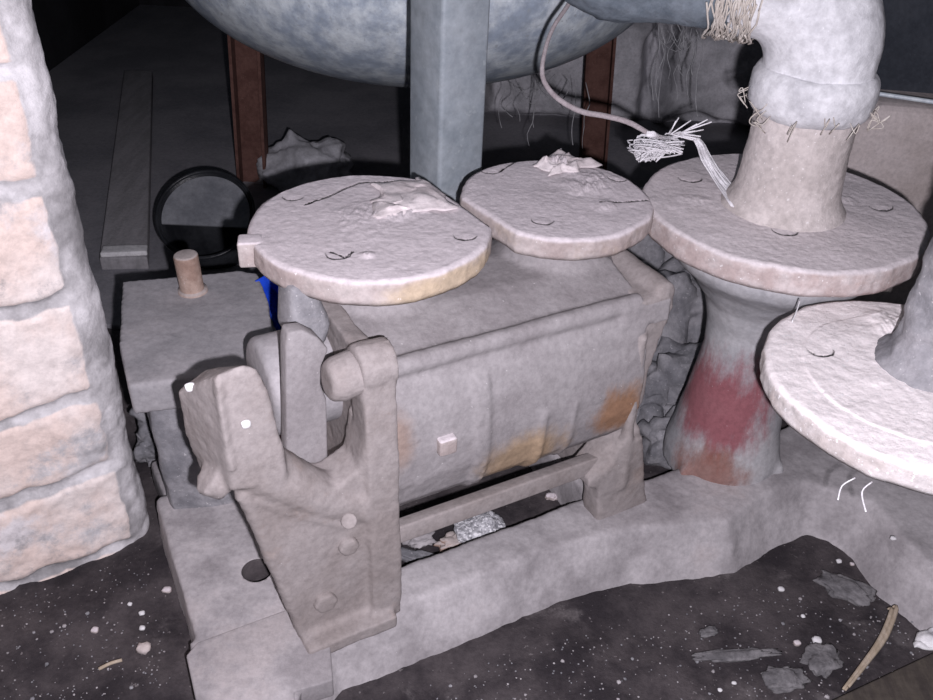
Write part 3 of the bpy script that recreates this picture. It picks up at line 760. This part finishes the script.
# heap between pump and pedestal
RB = [(650, 262, .17, .075, 'grey lump right below the gap between the two middle flanges', 1.4), (668, 330, .10, .085, 'large pale grey rubble stone between pump and red-painted pedestal', 1.3),
      (676, 392, .06, .06, 'cracked grey rubble stone left of the red paint patch', 1), (655, 425, .02, .05, 'grey rubble stone touching the right end frame of the pump', 1),
      (640, 290, .12, .06, 'dark rubble stone hidden behind the pump shoulder', 1), (692, 300, .10, .06, 'small rubble stone against the neck of the pedestal', 1)]
for i, (x, y, z, s, lb, k) in enumerate(RB):
    c = spot(x, y, z) ; c = c + Vector((0, .03, 0)); rockobj('rubble_stone', c, (s * .9, s * .8, s * k), M['rubble'], 40 + i, lb, 'stone', .55, 4)
c = spot(672, 447, .03) + Vector((0, .01, 0))
rockobj('rubble_stone', c, (.045, .035, .04), M['rubble'], 61, 'rounded dark stone at the bottom left of the pedestal foot', 'stone', .25, 4)
bm = bmesh.new(); a = Pz(642, 455, .03); b = Pz(700, 488, .03) ; 
tube(bm, [Pz(640, 425, .05), Pz(700, 470, .03)], .012, 12, sub=1); o = obj('metal_bar', bm, M['rubble'], loc=Pz(640, 425, .05)); tag(o, 'thin dusty bar lying behind the beam between pump and pedestal', 'bar')

# ------------------------------------------------------------------ things under the pump
def bobj(name, x, y, z, s, mt, seed, label, cat, rough=.3, rz=0, group=None):
    c = Pz(x, y, z + s[2] * .6); return rockobj(name, c, s, M[mt], seed, label, cat, rough, 4, rz, group)
bobj('mineral_lump', 478, 531, 0, (.036, .026, .022), 'lump', 3, 'glittering pale grey lump in the opening under the pump barrel', 'lump', .25, .5)
bobj('debris_chunk', 425, 560, 0, (.045, .010, .008), 'rubble', 4, 'long flat crumb of debris left of the glittering lump', 'debris', .4, -.3)
bobj('debris_chunk', 420, 538, 0, (.018, .012, .008), 'concrete', 5, 'small upright crumb just under the tie bar at its left', 'debris', .6, .4)
bobj('pebble', 551, 497, 0, (.009, .007, .006), 'flange', 6, 'pale pebble in the opening near the right bracket, left of its pair', 'pebble')
bobj('pebble', 563, 495, 0, (.007, .006, .005), 'block', 7, 'small brown pebble in the opening nearest the right bracket', 'pebble')
bobj('debris_chunk', 452, 543, 0, (.02, .012, .01), 'stub', 15, 'brown crumb lying just left of the glittering lump', 'debris', .5, .4)

# ------------------------------------------------------------------ background things
# plank with white painted end
p0 = Pz(100, 262, .03); bm = bmesh.new()
A = [Pz(99, 258, .04), Pz(147, 257, .04), Pz(152, 70, .04), Pz(124, 70, .04)]
hull(bm, [q - Vector((0, 0, .03)) for q in A], A)
o = obj('plank', bm, M['plank'], loc=A[0].copy(), bevel=.004); tag(o, 'long grey plank lying on the floor behind the brick pier', 'plank')
bm = bmesh.new(); A = [Pz(100, 254, .048), Pz(147, 252, .048), Pz(148, 245, .048), Pz(103, 246, .048)]; hull(bm, [q - Vector((0, 0, .009)) for q in A], [q + Vector((0, 0, .002)) for q in A])
o = obj('painted_batten', bm, M['white'], loc=A[0].copy(), bevel=.003, subs=2, disp=[(.004, .03)]); tag(o, 'short white batten across the near end of the plank', 'batten')

# bucket, tipped towards the room
bc = Vector(Pz(205, 214, .13)); bk = empty('bucket', Vector((bc.x, bc.y, .012)))
tag(bk, 'grey bucket with black inside tipped over behind the stub pipe', 'bucket')
rot = Matrix.Rotation(math.radians(38), 4, 'X')
def rl_(bm):
    for vt in bm.verts: vt.co = rot @ vt.co + Vector((0, 0, .13)) + Vector((0, 0, -.012))
br = .098
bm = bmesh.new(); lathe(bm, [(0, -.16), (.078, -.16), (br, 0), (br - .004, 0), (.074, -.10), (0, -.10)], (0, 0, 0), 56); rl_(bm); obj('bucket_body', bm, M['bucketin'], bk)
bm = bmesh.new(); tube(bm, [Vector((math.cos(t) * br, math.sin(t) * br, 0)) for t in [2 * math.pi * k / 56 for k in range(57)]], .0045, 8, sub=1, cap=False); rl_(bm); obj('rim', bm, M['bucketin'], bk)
bm = bmesh.new()
pts = [Vector((math.cos(t) * (br - .008), math.sin(t) * (br - .008), -.006)) for t in [math.radians(a) for a in range(-15, 196, 6)]]
hull(bm, [q - Vector((0, 0, .004)) for q in pts], pts); rl_(bm); o = obj('lid_remnant', bm, M['bucket'], bk, smooth=False)

# crumpled plastic sheet behind the left flange
pc = Pz(308, 178, .015); bm = bmesh.new()
m0 = bmesh.ops.create_icosphere(bm, subdivisions=5, radius=1)
for vt in m0['verts']:
    q = vt.co.copy(); f = 1 + .28 * NZ(q, 1.7, 3) + .12 * abs(NZ(q, 5, 3)) + (.25 if False else 0)
    vt.co = Vector((q.x * .115 * f, q.y * .09 * f, max(q.z, -.15) * .085 * f + .013)) + pc
    d = (Vector((q.x, q.y)) - Vector((-.35, 0))).length
    vt.co.z += .03 * max(0, 1 - d * 3.2) if q.z > 0 else 0
o = obj('plastic_sheet', bm, M['plastic'], loc=pc); tag(o, 'crumpled grey plastic sheet heaped behind the large left flange', 'plastic sheet')

# concrete block and dark panel at the right back
def qbox(bm, P0, ax, w, dp, z0, z1):
    ax = Vector((math.cos(ax), math.sin(ax), 0)); n = Vector((-ax.y, ax.x, 0)); q = [P0, P0 + ax * w, P0 + ax * w + n * dp, P0 + n * dp]
    hull(bm, [Vector((p.x, p.y, z0)) for p in q], [Vector((p.x, p.y, z1)) for p in q])
cb = Py(852, 102, 1.62)
bm = bmesh.new(); qbox(bm, Vector((cb.x - .09, cb.y, 0)), -.10, .75, .30, .012, cb.z)
o = obj('concrete_block', bm, M['block'], loc=Vector((cb.x + .2, cb.y, .012)), bevel=.02, subs=3, disp=[(.012, .08)]); tag(o, 'dusty brown concrete block behind the white pipe elbow', 'block')
bm = bmesh.new(); qbox(bm, Vector((cb.x - .09, cb.y + .10, 0)), -.10, .75, .05, cb.z, 1.4)
o = obj('dark_panel', bm, M['panel'], loc=Vector((cb.x + .2, cb.y + .1, cb.z)), smooth=False); tag(o, 'dark blue-grey panel standing on the concrete block', 'panel')
bm = bmesh.new(); tube(bm, [Py(866, 92, 1.60), Py(900, 97, 1.58), Py(1000, 112, 1.5)], .004, 8); 
o = obj('conduit', bm, M['galv'], loc=Py(866, 92, 1.60)); tag(o, 'thin grey conduit running along the foot of the dark panel', 'conduit')

# ------------------------------------------------------------------ cord and frayed rope
def above(x, y, d):                                   # point along a sight line at forward distance d
    return CP + (F_ + (x - 466.5) / FPX * R_ + (350 - y) / FPX * U_) * d
bm = bmesh.new()
cp = [above(590, -40, 1.26), above(571, 0, 1.22), above(553, 28, 1.20), above(544, 55, 1.19), above(543, 78, 1.185), above(556, 97, 1.18), above(580, 111, 1.17), above(605, 116, 1.15), above(628, 122, 1.135), above(648, 133, 1.12)]
tube(bm, cp, [.0030, .0030, .0028, .0030, .0034, .0036, .0038, .0036, .0036, .003], 10, sub=5)
cord = obj('cord', bm, M['cord'], loc=cp[-1].copy()); tag(cord, 'dusty cord hanging in front of the tank down to the wide flange', 'cord')
bm = bmesh.new(); r = random.Random(11); k0 = above(650, 134, 1.11)
for i in range(46):
    j_ = r.uniform(-1, 1)
    def q(x, y, z, j=4): return Pz(x + j_ * j + r.uniform(-1, 1), y + r.uniform(-j, j) * .5, z)
    tube(bm, [k0 + Vector((r.uniform(-.004, .004), 0, r.uniform(-.003, .003))), q(668, 138, .52, 3), q(688, 134, .53, 2), q(699, 142, .52, 3), q(706, 158, .505, 4), q(722, 182, .486, 6), q(740, 203, .482, 9)], .0012, 5, sub=3)
for i in range(110):
    a = Pz(636 + r.uniform(0, 22), 148 + r.uniform(0, 14), .487 + r.uniform(0, .012))
    b = Pz(645 + r.uniform(0, 40), 140 + r.uniform(0, 14), .495 + r.uniform(0, .025)); c = (a + b) / 2 + Vector((r.uniform(-.03, .01), r.uniform(-.012, .02), r.uniform(0, .015)))
    tube(bm, [a, c, b], .0011, 5, sub=4)
for i in range(14):
    a = above(668 + r.uniform(0, 14), 134, 1.12); tube(bm, [a, a + Vector((r.uniform(-.005, .04), r.uniform(-.02, .01), r.uniform(-.004, .024)))], .0009, 5, sub=1)
o = obj('frayed_rope', bm, M['rope'], loc=k0.copy()); tag(o, 'frayed white rope end spread over the wide flange', 'rope')

# cobwebs hanging behind, in front of the stone wall
def webs(label, n, x0, x1, y0, y1, d, seed):
    bm = bmesh.new(); r = random.Random(seed)
    for i in range(n):
        x = r.uniform(x0, x1); ya = y0 + r.uniform(0, 12); yb = y1 - r.uniform(0, (y1 - y0) * .6); dd = d + r.uniform(-.03, .03)
        n_ = 6; tube(bm, [above(x + r.uniform(-3, 3) + 3 * math.sin(k), ya + (yb - ya) * k / n_, dd) for k in range(n_ + 1)], [.0004 + .0009 * r.random() for _ in range(n_ + 1)], 5, sub=2)
        if r.random() < .6:
            x2 = r.uniform(x0, x1); tube(bm, [above(x, ya + 5, dd), above((x + x2) / 2, ya + 22, dd), above(x2, ya + r.uniform(0, 10), dd)], .0006, 4, sub=3)
    o = obj('cobweb', bm, M['web'], loc=above((x0 + x1) / 2, y0, d)); tag(o, label, 'cobweb')
webs('dusty cobweb strands below the tank between post and brown leg', 8, 500, 585, 72, 155, 1.95, 1)
webs('dusty cobweb hanging right of the tank before the stone wall', 11, 655, 700, 18, 120, 1.7, 2)

# ------------------------------------------------------------------ foreground litter
bm = bmesh.new()
sa = [Pz(845, 690, .018), Pz(862, 668, .016), Pz(882, 640, .018), Pz(893, 612, .022), Pz(889, 610, .020)]
for off in (0, .004, -.004): tube(bm, [q + Vector((off, off * .5, abs(off))) for q in sa], [.0016, .0025, .0036, .003, .001], 7)
o = obj('straw_stalk', bm, M['straw'], loc=sa[0].copy()); tag(o, 'bent dry straw stalk on the dark dirt at lower right', 'straw')
bm = bmesh.new(); A = Pz(99, 669, .012); B_ = Pz(122, 660, .014); tube(bm, [A, (A + B_) / 2 + Vector((0, 0, .002)), B_], .0022, 7); o = obj('wood_splinter', bm, M['straw'], loc=A.copy()); tag(o, 'pale wood splinter on the dirt below the brick pier', 'splinter')
film('paper_scrap', Vector((0, 0, .022)), [(915, 632), (945, 625), (950, 652), (918, 650)], 'white paper scrap at the right edge beside the board', .015, 'white', cat='paper', res=14)
# dark board at the lower right corner
A = [Pz(820, 705, .02), Pz(933, 652, .02), Pz(1010, 620, .02), Pz(1040, 760, .02), Pz(820, 800, .02)]
bm = bmesh.new(); hull(bm, [q - Vector((0, 0, .03)) for q in A], A); o = obj('board', bm, M['board'], loc=A[0].copy(), bevel=.003); tag(o, 'dark brown board at the lower right corner', 'board')
# dust clumps
for (x, y, s, lb, rz) in ((845, 588, (.034, .020, .008), 'oval grey dust clump in the hollow of the base edge', -.5), (735, 655, (.05, .008, .004), 'thin long crust of dust on the dirt left of the straw', .15),
                      (822, 660, (.024, .018, .006), 'grey dust clump beside the straw, nearest the lower edge', .6), (785, 678, (.026, .016, .006), 'grey dust clump at the bottom, left of the straw', .1), (708, 632, (.012, .006, .004), 'small pale dust crumb on the dirt below the base beam', .3)):
    bobj('dust_clump', x, y, .003, s, 'clump', int(x), lb, 'dust clump', .45, rz)
PB = [(781, 589, .0045, 'white'), (817, 640, .006, 'white'), (911, 683, .0055, 'white'), (839, 561, .004, 'white'), (852, 564, .0035, 'flange'), (720, 690, .003, 'white'), (734, 683, .003, 'white'), (803, 616, .003, 'white'), (797, 643, .005, 'flange'),
      (893, 538, .004, 'white'), (142, 613, .004, 'white'), (142, 628, .004, 'white'), (167, 590, .006, 'flange'), (144, 648, .009, 'block'), (95, 630, .005, 'flange'), (130, 604, .003, 'white')]
PL = ['white pebble on the dark dirt left of the oval dust clump', 'large white pebble on the dirt between the long crust and the straw', 'white pebble on the board below the paper scrap', 'white pebble in the hollow above the oval dust clump, left of two',
      'pinkish pebble in the hollow above the oval dust clump, right of two', 'tiny white pebble at the bottom edge left of the dust clumps', 'tiny white pebble just below the long thin crust', 'small white pebble right of the pale dust crumb, above the crust',
      'pinkish pebble beside the large white one', 'white pebble on the base under the pale right flange', 'white pebble below the brick pier, upper of the bright pair', 'white pebble below the brick pier, lower of the bright pair', 'pinkish pebble against the left edge of the machine base',
      'largest brownish pebble on the dirt below the brick pier', 'pinkish pebble left of the bright pair below the brick pier', 'tiny white pebble above left of the bright pair below the pier']
for i, (x, y, s, mt) in enumerate(PB):
    z = .075 if (x, y) == (893, 538) else .003
    lb = PL[i]; gp = 'pebbles below the brick pier' if x < 300 else ('pebbles at lower right' if z < .01 else None)
    c = Pz(x, y, z + s * .5); rockobj('pebble', c, (s, s * .85, s * .6), M[mt], 70 + i, lb, 'pebble', .3, 2, group=gp)
for (x, y, z, s, u) in ((190, 387, .48, .0042, 'left'), (246, 424, .40, .0042, 'right')):
    c = Pz(x, y, z) if False else None
# paint blobs on the bearing block
for (x, y, v, r_) in ((190, 387, .012, .0048), (246, 424, -.033, .0046)):
    bm = bmesh.new(); rock(bm, Pv(x, y, v), (r_, .003, r_), 3, .2, 2); o = obj('paint_blob', bm, M['white'], pump)

# fine gravel scattered over the dirt: nobody could count it
bm = bmesh.new(); r = random.Random(21)
reg = [((420, 700), (933, 590)), ((0, 700), (180, 560)), ((395, 555), (570, 490))]
for i in range(800):
    (xa, ya), (xb, yb) = reg[0] if i < 560 else (reg[1] if i < 850 else reg[2])
    x = r.uniform(xa, xb); y = r.uniform(yb, ya); c = Pz(x, y, .0)
    l = toL(c)
    if i < 560 and y < 700 - (x - 345) * .31 + 8 and x < 750: continue
    if i >= 560 and i < 850 and (y < 590 - x * .35 + 10 or x > 150 + (y - 560) * .2): continue
    s = r.uniform(.0005, .0014) * (2.2 if r.random() < .05 else 1)
    z = .010 * NZ((c.x, c.y, 0), 5, 4) - .001
    m0 = bmesh.ops.create_icosphere(bm, subdivisions=1, radius=s)
    fc = set()
    for vt in m0['verts']:
        vt.co = Vector((vt.co.x * r.uniform(.7, 1.4), vt.co.y * r.uniform(.7, 1.3), vt.co.z * .7)) + Vector((c.x, c.y, z + s * .3)); fc.update(vt.link_faces)
    mi = r.choice((0, 0, 0, 1, 1))
    for f in fc: f.material_index = mi
o = obj('gravel', bm, [M['rubble'], M['concrete'], M['flange']], smooth=False); tag(o, 'fine pale grit scattered over the dark dirt floor', 'gravel', kind='stuff')
